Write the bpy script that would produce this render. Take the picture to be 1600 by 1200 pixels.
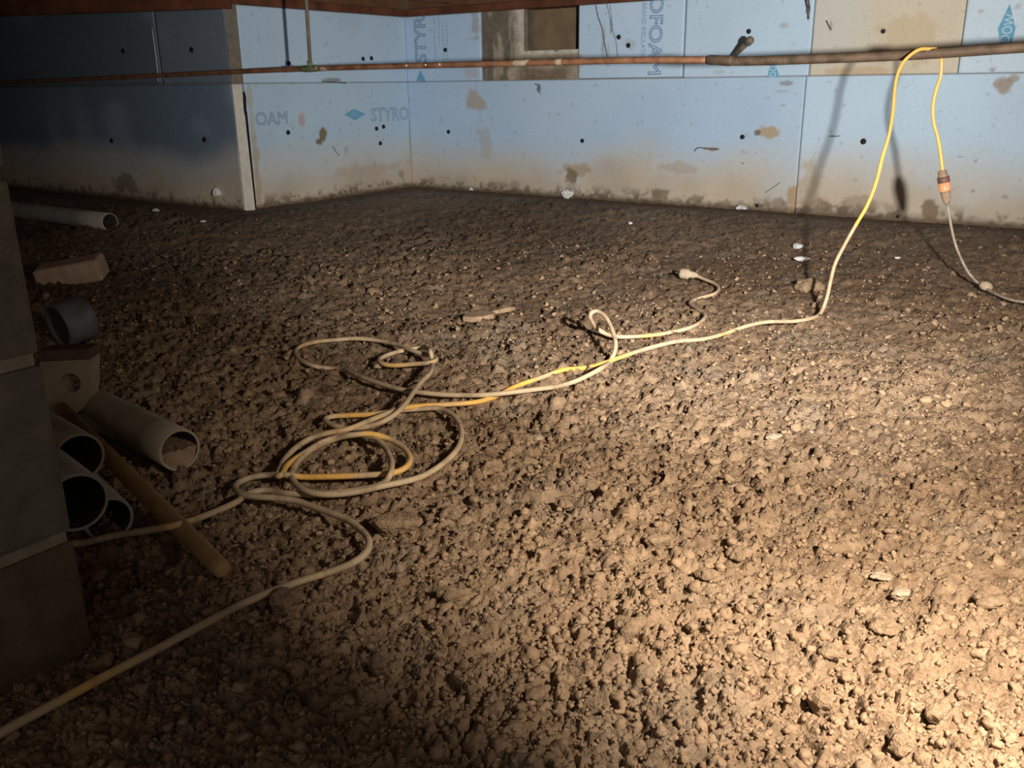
import bpy, bmesh, math, random
import numpy as np
from mathutils import Vector, Matrix

# ---------------------------------------------------------------- scene, camera, light
for o in list(bpy.data.objects):
    bpy.data.objects.remove(o)
scn = bpy.context.scene
COL = scn.collection
rng = np.random.default_rng(7)
random.seed(7)

S = 0.61 / 0.56                       # eye height 0.61 m
F, CX, CY = 1420.0, 800.0, 600.0      # focal length in pixels of the 1600x1200 frame
H = 0.61
PITCH = math.atan(469 / F)
ROLL = math.radians(0.72)
fw = np.array([0, math.cos(PITCH), -math.sin(PITCH)])
r0 = np.array([1.0, 0, 0])
u0 = np.cross(r0, fw)
RR = r0 * math.cos(ROLL) - u0 * math.sin(ROLL)
UU = u0 * math.cos(ROLL) + r0 * math.sin(ROLL)
CAMP = np.array([0, 0, H])

cam_data = bpy.data.cameras.new('camera')
cam = bpy.data.objects.new('camera', cam_data)
COL.objects.link(cam)
cam_data.sensor_fit = 'HORIZONTAL'
cam_data.sensor_width = 36
cam_data.lens = F / 1600 * 36
cam_data.clip_start = 0.02
m = Matrix.Identity(4)
for i in range(3):
    m[i][0], m[i][1], m[i][2], m[i][3] = RR[i], UU[i], -fw[i], CAMP[i]
cam.matrix_world = m
scn.camera = cam

world = bpy.data.worlds.new('crawl_space_fill')
scn.world = world
world.use_nodes = True
world.node_tree.nodes['Background'].inputs[0].default_value = (1.0, 0.90, 0.80, 1)
world.node_tree.nodes['Background'].inputs[1].default_value = 0.27  # even warm fill added to lift the unlit foreground

LPOS = Vector((0.50, 0.42, 0.563)) * S        # hand-held work light beside the photographer


def spot(name, power, half, blend, az, el, color, radius=0.03):
    d = bpy.data.lights.new(name, 'SPOT')
    d.energy = power
    d.spot_size = math.radians(half * 2)
    d.spot_blend = blend
    d.shadow_soft_size = radius
    d.color = color
    o = bpy.data.objects.new(name, d)
    COL.objects.link(o)
    o.location = LPOS
    a, e = math.radians(az), math.radians(el)
    v = Vector((math.sin(a) * math.cos(e), math.cos(a) * math.cos(e), math.sin(e)))
    o.rotation_euler = v.to_track_quat('-Z', 'Y').to_euler()
    return o


spot('work_light_beam', 450, 39, 1.0, 0.5, 1, (1.0, 0.95, 0.88), 0.03)
spot('work_light_spill', 102, 71, 0.68, 23, -33, (1.0, 0.86, 0.69), 0.03)

vs = scn.view_settings
vs.view_transform = 'Standard'
vs.look = 'None'
vs.gamma = 1.0
vs.exposure = 0.0
vs.use_curve_mapping = False

# ---------------------------------------------------------------- measuring helpers
KP = np.array([-.56, 5.359, 0]) * S           # inside corner of the foundation
BD = np.array([.815, -.58, 0]); BD /= np.linalg.norm(BD)
NB = np.array([BD[1], -BD[0], 0])             # face direction of right and left walls
AD, NA = NB.copy(), BD.copy()                 # the short return wall
CORNER_U = 1.208 * S


def ray(x, y):
    return fw + RR * ((x - CX) / F) - UU * ((y - CY) / F)


def gnd(x, y, z=0.0):
    d = ray(x, y)
    return CAMP + d * ((z - H) / d[2])


def onplane(x, y, P, n):
    d = ray(x, y)
    return CAMP + d * (np.dot(P - CAMP, n) / np.dot(d, n))


class Frame:
    def __init__(s, P, d, n):
        s.P, s.d, s.n = np.array(P, float), np.array(d, float), np.array(n, float)

    def w(s, u, z, off=0.0):
        return s.P + s.d * u + s.n * off + np.array([0, 0, z])

    def uz(s, x, y):
        p = onplane(x, y, s.P, s.n)
        return float(np.dot(p - s.P, s.d)), float(p[2])


FB = Frame(KP, BD, NB)                                   # right wall
FA = Frame(KP, AD, NA)                                   # return wall
FC = Frame(KP + AD * CORNER_U, -BD, NB)                  # left wall, u runs away to the left


def hash2(ix, iy, seed):
    with np.errstate(over='ignore'):
        h = (ix.astype(np.int64) * 374761393 + iy.astype(np.int64) * 668265263 + seed * 974634529).astype(np.uint64)
        h = (h ^ (h >> np.uint64(13))) * np.uint64(1274126177)
        h = h ^ (h >> np.uint64(16))
        h = h * np.uint64(2246822519)
        h = h ^ (h >> np.uint64(15))
    return (h & np.uint64(0xFFFFFF)).astype(np.float64) / float(0x1000000)


def vnoise(x, y, seed=0):
    ix, iy = np.floor(x), np.floor(y)
    fx, fy = x - ix, y - iy
    fx = fx * fx * (3 - 2 * fx); fy = fy * fy * (3 - 2 * fy)
    a, b = hash2(ix, iy, seed), hash2(ix + 1, iy, seed)
    c, d = hash2(ix, iy + 1, seed), hash2(ix + 1, iy + 1, seed)
    return (a * (1 - fx) + b * fx) * (1 - fy) + (c * (1 - fx) + d * fx) * fy


def fbm(x, y, seed=0, n=3):
    s, a, t = 0, 1.0, 0
    for i in range(n):
        s = s + a * vnoise(x * 2 ** i, y * 2 ** i, seed + i); t += a; a *= .55
    return s / t


def worley(x, y, seed):
    ix, iy = np.floor(x), np.floor(y)
    f1 = np.full(x.shape, 9.0); f2 = np.full(x.shape, 9.0); idv = np.zeros(x.shape)
    for dx in (-1, 0, 1):
        for dy in (-1, 0, 1):
            cx, cy = ix + dx, iy + dy
            px = cx + hash2(cx, cy, seed); py = cy + hash2(cx, cy, seed + 51)
            d = np.hypot(x - px, y - py)
            new = d < f1
            f2 = np.where(new, f1, np.minimum(f2, d))
            idv = np.where(new, hash2(cx, cy, seed + 99), idv)
            f1 = np.where(new, d, f1)
    return f1, f2, idv


def sstep(a, b, x):
    t = np.clip((x - a) / (b - a), 0, 1)
    return t * t * (3 - 2 * t)


def walldist(x, y):
    """distance of a floor point in front of the nearest wall face"""
    dB = (x - KP[0]) * NB[0] + (y - KP[1]) * NB[1]
    dA = (x - KP[0]) * NA[0] + (y - KP[1]) * NA[1]
    dC = (x - FC.P[0]) * NB[0] + (y - FC.P[1]) * NB[1]
    right = np.minimum(dB, dA)
    return np.maximum(right, dC)


def hlow(x, y):
    """the smooth lie of the soil"""
    x = np.asarray(x, float); y = np.asarray(y, float)
    d = walldist(x, y)
    far = sstep(.0, .5, d)
    h = (fbm(x * 2.2 + 3, y * 2.2 + 9, 5, 2) - .5) * .022 * far
    h = h + .03 * sstep(.12, .38, d) * (1 - sstep(.4, 1.0, d))
    return h


def hfull(x, y):
    d = walldist(x, y)
    rough = .35 + .65 * sstep(.15, .55, d)
    wx = x + (fbm(x * 26, y * 26, 31, 2) - .5) * .035
    wy = y + (fbm(x * 26 + 40, y * 26, 33, 2) - .5) * .035
    patch = .55 + .9 * fbm(x * 3.1, y * 3.1, 77, 2)
    h = hlow(x, y)
    for size, amp, sd, dens, lip in ((.066, .010, 1, .38, .24), (.030, .0095, 2, .55, .20), (.017, .0085, 3, .7, .26), (.0088, .0058, 4, .75, .32)):
        f1, f2, idv = worley(wx / size, wy / size, sd * 7)
        e = sstep(0.02, lip, f2 - f1)
        top = np.clip(idv - (1 - dens), 0, 1) / dens
        tilt = (f1 * (hash2(np.floor(idv * 9999), np.floor(idv * 77), 3) - .5)) * .8
        h = h + e * (.2 + .8 * top + tilt) * amp * rough * patch
    h = h + (fbm(x * 70, y * 70, 201, 3) - .5) * .010 * rough + (fbm(x * 19, y * 19, 205, 2) - .5) * .012 * rough
    return h - .013 * rough


# ---------------------------------------------------------------- materials
def new_mat(name):
    mt = bpy.data.materials.new(name)
    mt.use_nodes = True
    nt = mt.node_tree
    b = nt.nodes['Principled BSDF']
    return mt, nt, b


def N(nt, typ, **kw):
    n = nt.nodes.new(typ)
    for k, v in kw.items():
        setattr(n, k, v)
    return n


def noisy(name, c1, c2, scale=20, rough=.8, bump=.0, bscale=120, attr=None, spec=.3, metallic=0, detail=5, bdist=.002):
    """two-tone noise material; with attr the colour attribute carries the colours and noise only mottles them"""
    mt, nt, b = new_mat(name)
    tc = N(nt, 'ShaderNodeTexCoord')
    no = N(nt, 'ShaderNodeTexNoise')
    no.inputs['Scale'].default_value = scale
    no.inputs['Detail'].default_value = detail
    nt.links.new(tc.outputs['Object'], no.inputs['Vector'])
    rp = N(nt, 'ShaderNodeValToRGB')
    rp.color_ramp.elements[0].position = .3
    rp.color_ramp.elements[1].position = .7
    rp.color_ramp.elements[0].color = (*c1, 1)
    rp.color_ramp.elements[1].color = (*c2, 1)
    nt.links.new(no.outputs[0], rp.inputs[0])
    out = rp.outputs[0]
    if attr:
        at = N(nt, 'ShaderNodeAttribute', attribute_name=attr)
        mx = N(nt, 'ShaderNodeMix', data_type='RGBA', blend_type='MULTIPLY')
        mx.inputs[0].default_value = 1
        nt.links.new(at.outputs['Color'], mx.inputs[6])
        nt.links.new(out, mx.inputs[7])
        out = mx.outputs[2]
    nt.links.new(out, b.inputs['Base Color'])
    b.inputs['Roughness'].default_value = rough
    b.inputs['Specular IOR Level'].default_value = spec
    b.inputs['Metallic'].default_value = metallic
    if bump:
        n2 = N(nt, 'ShaderNodeTexNoise')
        n2.inputs['Scale'].default_value = bscale
        n2.inputs['Detail'].default_value = 6
        nt.links.new(tc.outputs['Object'], n2.inputs['Vector'])
        bp = N(nt, 'ShaderNodeBump')
        bp.inputs['Strength'].default_value = bump
        bp.inputs['Distance'].default_value = bdist
        nt.links.new(n2.outputs[0], bp.inputs['Height'])
        nt.links.new(bp.outputs[0], b.inputs['Normal'])
    return mt


M = {}
M['soil'] = noisy('soil', (.66, .64, .62), (1.3, 1.32, 1.35), 55, .78, 1.0, 260, attr='col', spec=.38, bdist=.004)
M['clod'] = noisy('clod', (.215, .142, .086), (.36, .25, .16), 45, .75, .9, 220, spec=.4, bdist=.003)
M['lone_clod'] = noisy('lone_clod', (.22, .15, .092), (.35, .245, .155), 2.2, .78, .5, 7, spec=.35, bdist=.03)
M['pale_stone'] = noisy('pale_stone', (.30, .225, .155), (.43, .34, .255), 3, .7, .4, 200)
M['foam'] = noisy('foam', (.95, .95, .95), (1.04, 1.04, 1.04), 90, .62, .15, 400, attr='col', spec=.25, bdist=.0006)
M['foam_core'] = noisy('foam_core', (.60, .57, .50), (.74, .71, .65), 30, .8, .2, 200)
M['foam_edge'] = noisy('foam_edge', (.16, .14, .115), (.24, .21, .175), 30, .8, .2, 200)
M['foam_shaded'] = noisy('foam_shaded', (.92, .92, .92), (1.06, 1.06, 1.06), 40, .75, .15, 300, attr='col', spec=.2, bdist=.0006)  # foam copy for panels whose colour carries painted shade
M['concrete'] = noisy('concrete', (.17, .145, .115), (.33, .29, .235), 14, .9, .5, 90)
M['concrete_stain'] = noisy('concrete_stain', (.8, .8, .8), (1.2, 1.2, 1.2), 40, .9, .5, 120, attr='col')
M['block'] = noisy('block', (.085, .08, .066), (.15, .14, .115), 30, .95, .8, 160, bdist=.003)
M['block_low'] = noisy('block_low', (.085, .06, .04), (.14, .10, .066), 30, .95, .8, 160, bdist=.003)
M['mortar'] = noisy('mortar', (.16, .145, .108), (.28, .255, .19), 40, .95, .8, 200, bdist=.003)
M['red_wood'] = noisy('red_wood', (.07, .024, .013), (.17, .060, .030), 9, .8, .4, 60)
M['brown_wood'] = noisy('brown_wood', (.09, .042, .022), (.17, .085, .045), 9, .8, .4, 60)
M['subfloor'] = noisy('subfloor', (.10, .05, .025), (.17, .09, .045), 12, .85, .3, 60)
M['vent'] = noisy('vent', (.155, .11, .065), (.22, .16, .10), 12, .85, .4, 80)
M['copper'] = noisy('copper', (.20, .085, .045), (.42, .22, .13), 22, .5, .2, 90, metallic=.35)
M['iron'] = noisy('iron', (.065, .045, .032), (.16, .11, .075), 25, .65, .4, 90, metallic=.2)
M['grey_pipe'] = noisy('grey_pipe', (.13, .11, .085), (.22, .19, .15), 25, .7, .2, 90)
M['verdigris'] = noisy('verdigris', (.07, .11, .05), (.19, .22, .12), 60, .7, .3, 90)
M['solder'] = noisy('solder', (.6, .55, .5), (.75, .7, .64), 60, .35, .1, 90)
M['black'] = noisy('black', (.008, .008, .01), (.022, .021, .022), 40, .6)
M['scuff'] = noisy('scuff', (.05, .045, .04), (.16, .15, .14), 40, .8)
M['rust'] = noisy('rust', (.05, .022, .012), (.11, .05, .028), 60, .8, .3, 120)
M['ink'] = noisy('ink', (.17, .33, .56), (.24, .42, .64), 60, .7)
M['ink_pale'] = noisy('ink_pale', (.30, .45, .62), (.37, .52, .68), 60, .7)
M['ink_light'] = noisy('ink_light', (.50, .68, .82), (.56, .74, .86), 60, .7)
M['ink_logo'] = noisy('ink_logo', (.12, .36, .58), (.19, .46, .66), 50, .7)
M['ink_faint'] = noisy('ink_faint', (.27, .43, .62), (.36, .52, .70), 50, .7)
M['ink_red'] = noisy('ink_red', (.48, .36, .36), (.54, .46, .46), 80, .7)
M['cable'] = noisy('cable', (.9, .9, .9), (1.08, 1.08, 1.08), 160, .55, .15, 300, attr='col', spec=.35)
M['plug'] = noisy('plug', (.30, .235, .16), (.46, .37, .27), 90, .7, .4, 200)
M['connector_body'] = noisy('connector_body', (.22, .155, .105), (.36, .265, .185), 90, .6, .3, 200)
M['connector_band'] = noisy('connector_band', (.10, .05, .045), (.16, .085, .07), 90, .5, .2, 200)
M['grey_cord'] = noisy('grey_cord', (.20, .165, .125), (.36, .31, .25), 70, .6, .3, 200)
M['pvc'] = noisy('pvc', (.26, .215, .155), (.44, .385, .30), 16, .6, .25, 90)
M['pvc_white'] = noisy('pvc_white', (.33, .31, .275), (.48, .455, .41), 10, .55, .15, 90)
M['pvc_inside'] = noisy('pvc_inside', (.06, .055, .045), (.12, .105, .085), 20, .8, .2, 90)
M['broom'] = noisy('broom', (.30, .175, .075), (.43, .27, .125), 22, .65, .25, 90)
M['slab'] = noisy('slab', (.28, .22, .145), (.38, .305, .21), 20, .85, .3, 120)
M['slab_dark'] = noisy('slab_dark', (.09, .05, .035), (.15, .085, .06), 20, .85, .3, 120)
M['brick'] = noisy('brick', (.40, .27, .19), (.56, .42, .32), 22, .9, .5, 150)
M['grey_plastic'] = noisy('grey_plastic', (.10, .10, .105), (.17, .17, .175), 22, .6, .2, 150)
M['white_scrap'] = noisy('white_scrap', (.62, .64, .66), (.82, .84, .86), 30, .8, .3, 150)
M['paint'] = noisy('paint', (.34, .26, .19), (.50, .41, .32), 60, .6, .2, 90)
M['string'] = noisy('string', (.5, .5, .48), (.7, .7, .66), 30, .8)
mt, nt, b = new_mat('indicator_glow')
b.inputs['Base Color'].default_value = (.42, .22, .12, 1)
b.inputs['Emission Color'].default_value = (1.0, .30, .10, 1)
b.inputs['Emission Strength'].default_value = 0.42
M['glow'] = mt


# ---------------------------------------------------------------- object helpers
def link(name, me, parent=None, mats=(), kind=None):
    for mm in mats:
        me.materials.append(M[mm])
    o = bpy.data.objects.new(name, me)
    COL.objects.link(o)
    if parent is not None:
        o.parent = parent
    if kind:
        o['kind'] = kind
    return o


def tag(o, label, cat, group=None):
    o['label'] = label
    o['category'] = cat
    if group:
        o['group'] = group
    return o


def empty(name, loc, label=None, cat=None, group=None, kind=None):
    o = bpy.data.objects.new(name, None)
    COL.objects.link(o)
    o.location = loc
    o.empty_display_size = .05
    o.matrix_world = Matrix.Translation(Vector(loc))
    if label:
        tag(o, label, cat, group)
    if kind:
        o['kind'] = kind
    return o


def mesh_from(verts, faces, smooth=False, origin=None):
    me = bpy.data.meshes.new('mesh')
    v = np.asarray(verts, float)
    if origin is not None:
        v = v - np.asarray(origin, float)
    me.from_pydata([tuple(p) for p in v], [], faces)
    if smooth:
        me.polygons.foreach_set('use_smooth', [True] * len(me.polygons))
    me.update()
    return me


def grid_mesh(P, smooth=True, keep=None):
    """P (rows, cols, 3) -> quad mesh built fast"""
    r, c = P.shape[:2]
    idx = np.arange(r * c).reshape(r, c)
    q = np.stack([idx[:-1, :-1], idx[:-1, 1:], idx[1:, 1:], idx[1:, :-1]], -1).reshape(-1, 4)
    if keep is not None:
        k = keep[:-1, :-1] & keep[:-1, 1:] & keep[1:, 1:] & keep[1:, :-1]
        q = q[k.reshape(-1)]
    me = bpy.data.meshes.new('mesh')
    me.vertices.add(r * c)
    me.vertices.foreach_set('co', P.reshape(-1).astype(np.float32))
    n = len(q)
    me.loops.add(n * 4)
    me.loops.foreach_set('vertex_index', q.reshape(-1).astype(np.int32))
    me.polygons.add(n)
    me.polygons.foreach_set('loop_start', np.arange(0, n * 4, 4, dtype=np.int32))
    me.polygons.foreach_set('use_smooth', np.full(n, smooth))
    me.update(calc_edges=True)
    return me


def set_col(me, rgb):
    a = me.color_attributes.new('col', 'FLOAT_COLOR', 'POINT')
    full = np.ones((len(me.vertices), 4), np.float32)
    full[:, :3] = rgb
    a.data.foreach_set('color', full.reshape(-1))


def box_faces(o=0):
    return [(o, o + 3, o + 2, o + 1), (o + 4, o + 5, o + 6, o + 7), (o, o + 1, o + 5, o + 4), (o + 1, o + 2, o + 6, o + 5),
            (o + 2, o + 3, o + 7, o + 6), (o + 3, o, o + 4, o + 7)]


def wall_box(fr, u0_, u1_, z0, z1, d0, d1):
    a = [fr.w(u0_, z0, d0), fr.w(u1_, z0, d0), fr.w(u1_, z0, d1), fr.w(u0_, z0, d1),
         fr.w(u0_, z1, d0), fr.w(u1_, z1, d0), fr.w(u1_, z1, d1), fr.w(u0_, z1, d1)]
    return a, box_faces()


def fix(me):
    bm = bmesh.new(); bm.from_mesh(me)
    bmesh.ops.recalc_face_normals(bm, faces=bm.faces)
    bm.to_mesh(me); bm.free()
    return me


def bevel(me, w, seg=1):
    bm = bmesh.new(); bm.from_mesh(me)
    bmesh.ops.recalc_face_normals(bm, faces=bm.faces)
    bmesh.ops.bevel(bm, geom=bm.edges[:], offset=w, segments=seg, affect='EDGES', profile=.6)
    bm.to_mesh(me); bm.free()
    return me


def catmull(P, step=.004):
    P = np.asarray(P, float)
    Q = np.vstack([2 * P[0] - P[1], P, 2 * P[-1] - P[-2]])
    out = []
    for i in range(1, len(Q) - 2):
        p0, p1, p2, p3 = Q[i - 1], Q[i], Q[i + 1], Q[i + 2]
        # centripetal parameters keep tight bends free of overshoot
        t0 = 0.; t1 = t0 + max(np.linalg.norm(p1 - p0), 1e-5) ** .5
        t2 = t1 + max(np.linalg.norm(p2 - p1), 1e-5) ** .5; t3 = t2 + max(np.linalg.norm(p3 - p2), 1e-5) ** .5
        n = max(2, int(np.linalg.norm(p2 - p1) / step))
        t = np.linspace(t1, t2, n, endpoint=False)[:, None]
        A1 = (t1 - t) / (t1 - t0) * p0 + (t - t0) / (t1 - t0) * p1
        A2 = (t2 - t) / (t2 - t1) * p1 + (t - t1) / (t2 - t1) * p2
        A3 = (t3 - t) / (t3 - t2) * p2 + (t - t2) / (t3 - t2) * p3
        B1 = (t2 - t) / (t2 - t0) * A1 + (t - t0) / (t2 - t0) * A2
        B2 = (t3 - t) / (t3 - t1) * A2 + (t - t1) / (t3 - t1) * A3
        out.append((t2 - t) / (t2 - t1) * B1 + (t - t1) / (t2 - t1) * B2)
    out.append(P[-1:])
    return np.vstack(out)


def tube(P, r, sides=10, caps=True, origin=None):
    """round tube along points P; r scalar or per point. returns mesh, ring count, sides"""
    P = np.asarray(P, float)
    n = len(P)
    r = np.broadcast_to(np.asarray(r, float), (n,))
    T = np.gradient(P, axis=0)
    T /= np.linalg.norm(T, axis=1)[:, None] + 1e-12
    up = np.array([0, 0, 1.0])
    if abs(T[0] @ up) > .9:
        up = np.array([1.0, 0, 0])
    nrm = np.cross(T[0], up); nrm /= np.linalg.norm(nrm)
    V = []
    ang = np.linspace(0, 2 * math.pi, sides, endpoint=False)
    for i in range(n):
        nrm = nrm - T[i] * (nrm @ T[i]); nrm /= np.linalg.norm(nrm)
        b = np.cross(T[i], nrm)
        V.append(P[i] + r[i] * (np.cos(ang)[:, None] * nrm + np.sin(ang)[:, None] * b))
    V = np.vstack(V)
    Fc = []
    for i in range(n - 1):
        for k in range(sides):
            a = i * sides + k; b2 = i * sides + (k + 1) % sides
            Fc.append((a, a + sides, b2 + sides, b2))
    if caps:
        Fc.append(tuple(range(sides)))
        Fc.append(tuple(range((n - 1) * sides + sides - 1, (n - 1) * sides - 1, -1)))
    me = mesh_from(V, Fc, True, origin)
    return fix(me) if caps else me


def hollow(P0, P1, r, wall, origin, sides=28, length_seg=6):
    """open pipe: outer skin, inner skin, end rims; returns outer mesh and inner mesh"""
    P = np.linspace(P0, P1, length_seg)
    prof = list(P) + list(P[::-1])
    T = (np.array(P1) - P0); T = T / np.linalg.norm(T)
    up = np.array([0, 0, 1.0]); a = np.cross(T, up); a /= np.linalg.norm(a); b = np.cross(a, T)
    ang = np.linspace(0, 2 * math.pi, sides, endpoint=False)

    def ring(c, rad):
        return c + rad * (np.cos(ang)[:, None] * a + np.sin(ang)[:, None] * b)
    V = np.vstack([ring(c, r) for c in P] + [ring(P[0], r - wall), ring(P[-1], r - wall)])
    n = len(P)
    Fo = []
    for i in range(n - 1):
        for k in range(sides):
            k2 = (k + 1) % sides
            Fo.append((i * sides + k, i * sides + k2, (i + 1) * sides + k2, (i + 1) * sides + k))
    for (x0, x1) in ((0, n), (n - 1, n + 1)):
        for k in range(sides):
            k2 = (k + 1) % sides
            Fo.append((x0 * sides + k, x1 * sides + k, x1 * sides + k2, x0 * sides + k2))
    outer = fix(mesh_from(V, Fo, False, origin))
    for p in outer.polygons:
        p.use_smooth = p.index < (n - 1) * sides
    V2 = np.vstack([ring(P[0], r - wall), ring(P[-1], r - wall)])
    Fi = [(k, sides + k, sides + (k + 1) % sides, (k + 1) % sides) for k in range(sides)]
    inner = mesh_from(V2, Fi, True, origin)
    return outer, inner


def rotmat(d, up=(0, 0, 1)):
    """matrix whose x axis runs along d"""
    d = Vector(d).normalized(); up = Vector(up)
    y = up.cross(d).normalized(); z = d.cross(y)
    return Matrix(((d.x, y.x, z.x), (d.y, y.y, z.y), (d.z, y.z, z.z)))


# ---------------------------------------------------------------- floor (dug soil)
yr = [.42]
while yr[-1] < 7.2:
    yr.append(yr[-1] + .0030 * yr[-1] ** 1.45)
yr = np.array(yr)
tx = np.concatenate([np.linspace(-2.4, -.96, 60), np.linspace(-.95, .95, 722), np.linspace(.96, 2.6, 70)])
Y, TX = np.meshgrid(yr, tx, indexing='ij')
X = Y * TX
WD = walldist(X, Y)
Z = hfull(X, Y)
keep = (WD > -.03) & (X > -3.95) & (X < 3.5)
dampness = fbm(X * 1.7, Y * 1.7, 12, 3)
mott = fbm(X * 30, Y * 30, 14, 3)
dry = np.array([.300, .206, .128]); wet = np.array([.165, .105, .062]); grey = np.array([.235, .185, .135])
t = sstep(.25, .75, dampness * .55 + mott * .45)[..., None]
rgb = wet * (1 - t) + dry * t
g2 = sstep(.55, .8, fbm(X * 9, Y * 9, 17, 2))[..., None] * .45
rgb = rgb * (1 - g2) + grey * g2
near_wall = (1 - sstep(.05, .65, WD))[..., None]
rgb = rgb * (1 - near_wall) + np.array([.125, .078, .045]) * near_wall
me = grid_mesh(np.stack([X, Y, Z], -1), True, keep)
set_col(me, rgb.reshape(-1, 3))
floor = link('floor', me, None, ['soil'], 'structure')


def hs(p):
    return float(hfull(np.array([p[0]]), np.array([p[1]]))[0])


def hl(p):
    return float(hlow(p[0], p[1]))


# ---------------------------------------------------------------- walls: foundation concrete and foam panels
ZT = .915 * S
SEAM = .577 * S
TH = .040 * S
blue = np.array([.47, .645, .87]); blue2 = np.array([.55, .71, .88]); mud = np.array([.50, .415, .31]); dark = np.array([.12, .085, .055])
grime = np.array([.56, .57, .55])


def colours(fr, U, Zz, seed, base, stains, low=True):
    n = fbm(U * 3, Zz * 3, seed, 3)[..., None]
    c = base * (.94 + .12 * n) + np.zeros(U.shape + (3,))
    pale = sstep(.5, .75, fbm(U * 1.6 + 7, Zz * 2.4, seed + 5, 3))[..., None]
    c = c * (1 - .25 * pale) + blue2 * .25 * pale
    if low:
        e = Zz / S + (fbm(U * 2.5, Zz * 2.5, seed + 11, 3) - .5) * .16
        g = (1 - sstep(.17, .33, e))[..., None] * .72
        c = c * (1 - g) + grime * g
        g = (1 - sstep(.03, .22, e + (fbm(U * 7, Zz * 5, seed + 13, 3) - .5) * .12))[..., None] * .85
        tan = mud * (.85 + .5 * fbm(U * 5, Zz * 5, seed + 15, 2)[..., None])
        c = c * (1 - g) + tan * g
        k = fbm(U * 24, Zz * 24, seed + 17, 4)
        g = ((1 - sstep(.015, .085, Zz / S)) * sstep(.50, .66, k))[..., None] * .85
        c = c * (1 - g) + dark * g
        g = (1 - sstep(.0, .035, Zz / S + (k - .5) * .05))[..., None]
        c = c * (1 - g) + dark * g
    sp = sstep(.80, .86, fbm(U * 40, Zz * 40, seed + 23, 2))[..., None] * .35
    c = c * (1 - sp) + np.array([.3, .3, .3]) * sp
    wob = (fbm(U * 22, Zz * 22, seed + 29, 3) - .5)
    for (su, sz, ru, rz, col, k) in stains:
        d = np.sqrt(((U - su) / ru) ** 2 + ((Zz - sz) / rz) ** 2) + wob * 1.5
        g = (1 - sstep(.55, 1.05, d))[..., None] * k
        c = c * (1 - g) + np.array(col) * g
    return np.clip(c, .005, 1)


def px_stain(fr, x, y, rx, ry, col, k):
    u, z = fr.uz(x, y)
    u2, _ = fr.uz(x + rx, y); _, z2 = fr.uz(x, y - ry)
    return (u, z, abs(u2 - u), abs(z2 - z), col, k)


def foam_panel(fr, u0_, u1_, z0, z1, parent, res, seed, base=blue, stains=(), low=True, mat='foam', lift=0.0, bow=.0, right_edge=None):
    u0_ += .0018; u1_ -= .0018; z0 += .0012; z1 -= .0012
    nu, nz = max(2, int((u1_ - u0_) / res)), max(2, int((z1 - z0) / res))
    U, Zz = np.meshgrid(np.linspace(u0_, u1_, nu), np.linspace(z0, z1, nz), indexing='xy')
    Ue = U.copy()
    if right_edge is not None:                       # a knife-cut edge that is not straight
        Ue = Ue + right_edge(Zz) * ((U - u0_) / (u1_ - u0_))
    D = lift + bow * np.sin(np.pi * (U - u0_) / (u1_ - u0_)) + (fbm(U * 2, Zz * 2, seed, 2) - .5) * .003
    edge = np.minimum(np.minimum(U - u0_, u1_ - U), np.minimum(Zz - z0, z1 - Zz))
    D = D - .002 * (1 - sstep(0, .006, edge))
    P = fr.P + fr.d * Ue[..., None] + fr.n * D[..., None]
    P[..., 2] += Zz
    me = grid_mesh(P, True)
    colr = colours(fr, U, Zz, seed, base, stains, low).reshape(-1, 3)
    # rim going back to the concrete
    bm = bmesh.new(); bm.from_mesh(me)
    ed = [e for e in bm.edges if e.is_boundary]
    nv0 = len(bm.verts)
    r = bmesh.ops.extrude_edge_only(bm, edges=ed)
    for v in r['geom']:
        if isinstance(v, bmesh.types.BMVert):
            v.co -= Vector(fr.n) * (TH - .004)
    for f in r['geom']:
        if isinstance(f, bmesh.types.BMFace):
            f.smooth = False
    bm.to_mesh(me); bm.free()
    extra = len(me.vertices) - len(colr)
    set_col(me, np.vstack([colr, np.tile(base * .55 + grime * .35, (extra, 1))]))
    return link('foam_panel', me, parent, [mat])


def wall_shell(name, fr, u0_, u1_, holes=()):
    """concrete slab behind the panels, with rectangular recesses"""
    us = sorted(set([u0_, u1_] + [h[0] for h in holes] + [h[1] for h in holes]))
    zs = sorted(set([-.06, ZT] + [h[2] for h in holes] + [h[3] for h in holes]))
    V, Fc = [], []
    for i in range(len(us) - 1):
        for j in range(len(zs) - 1):
            if any(us[i] >= h[0] - 1e-6 and us[i + 1] <= h[1] + 1e-6 and zs[j] >= h[2] - 1e-6 and zs[j + 1] <= h[3] + 1e-6 for h in holes):
                continue
            v, f = wall_box(fr, us[i], us[i + 1], zs[j], zs[j + 1], -TH - .16, -TH)
            o = len(V); V += v; Fc += box_faces(o)
    return link(name, fix(mesh_from(V, Fc)), None, ['concrete'], 'structure')


su = lambda fr, x, y: fr.uz(x, y)[0]
sz = lambda fr, x, y: fr.uz(x, y)[1]

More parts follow.
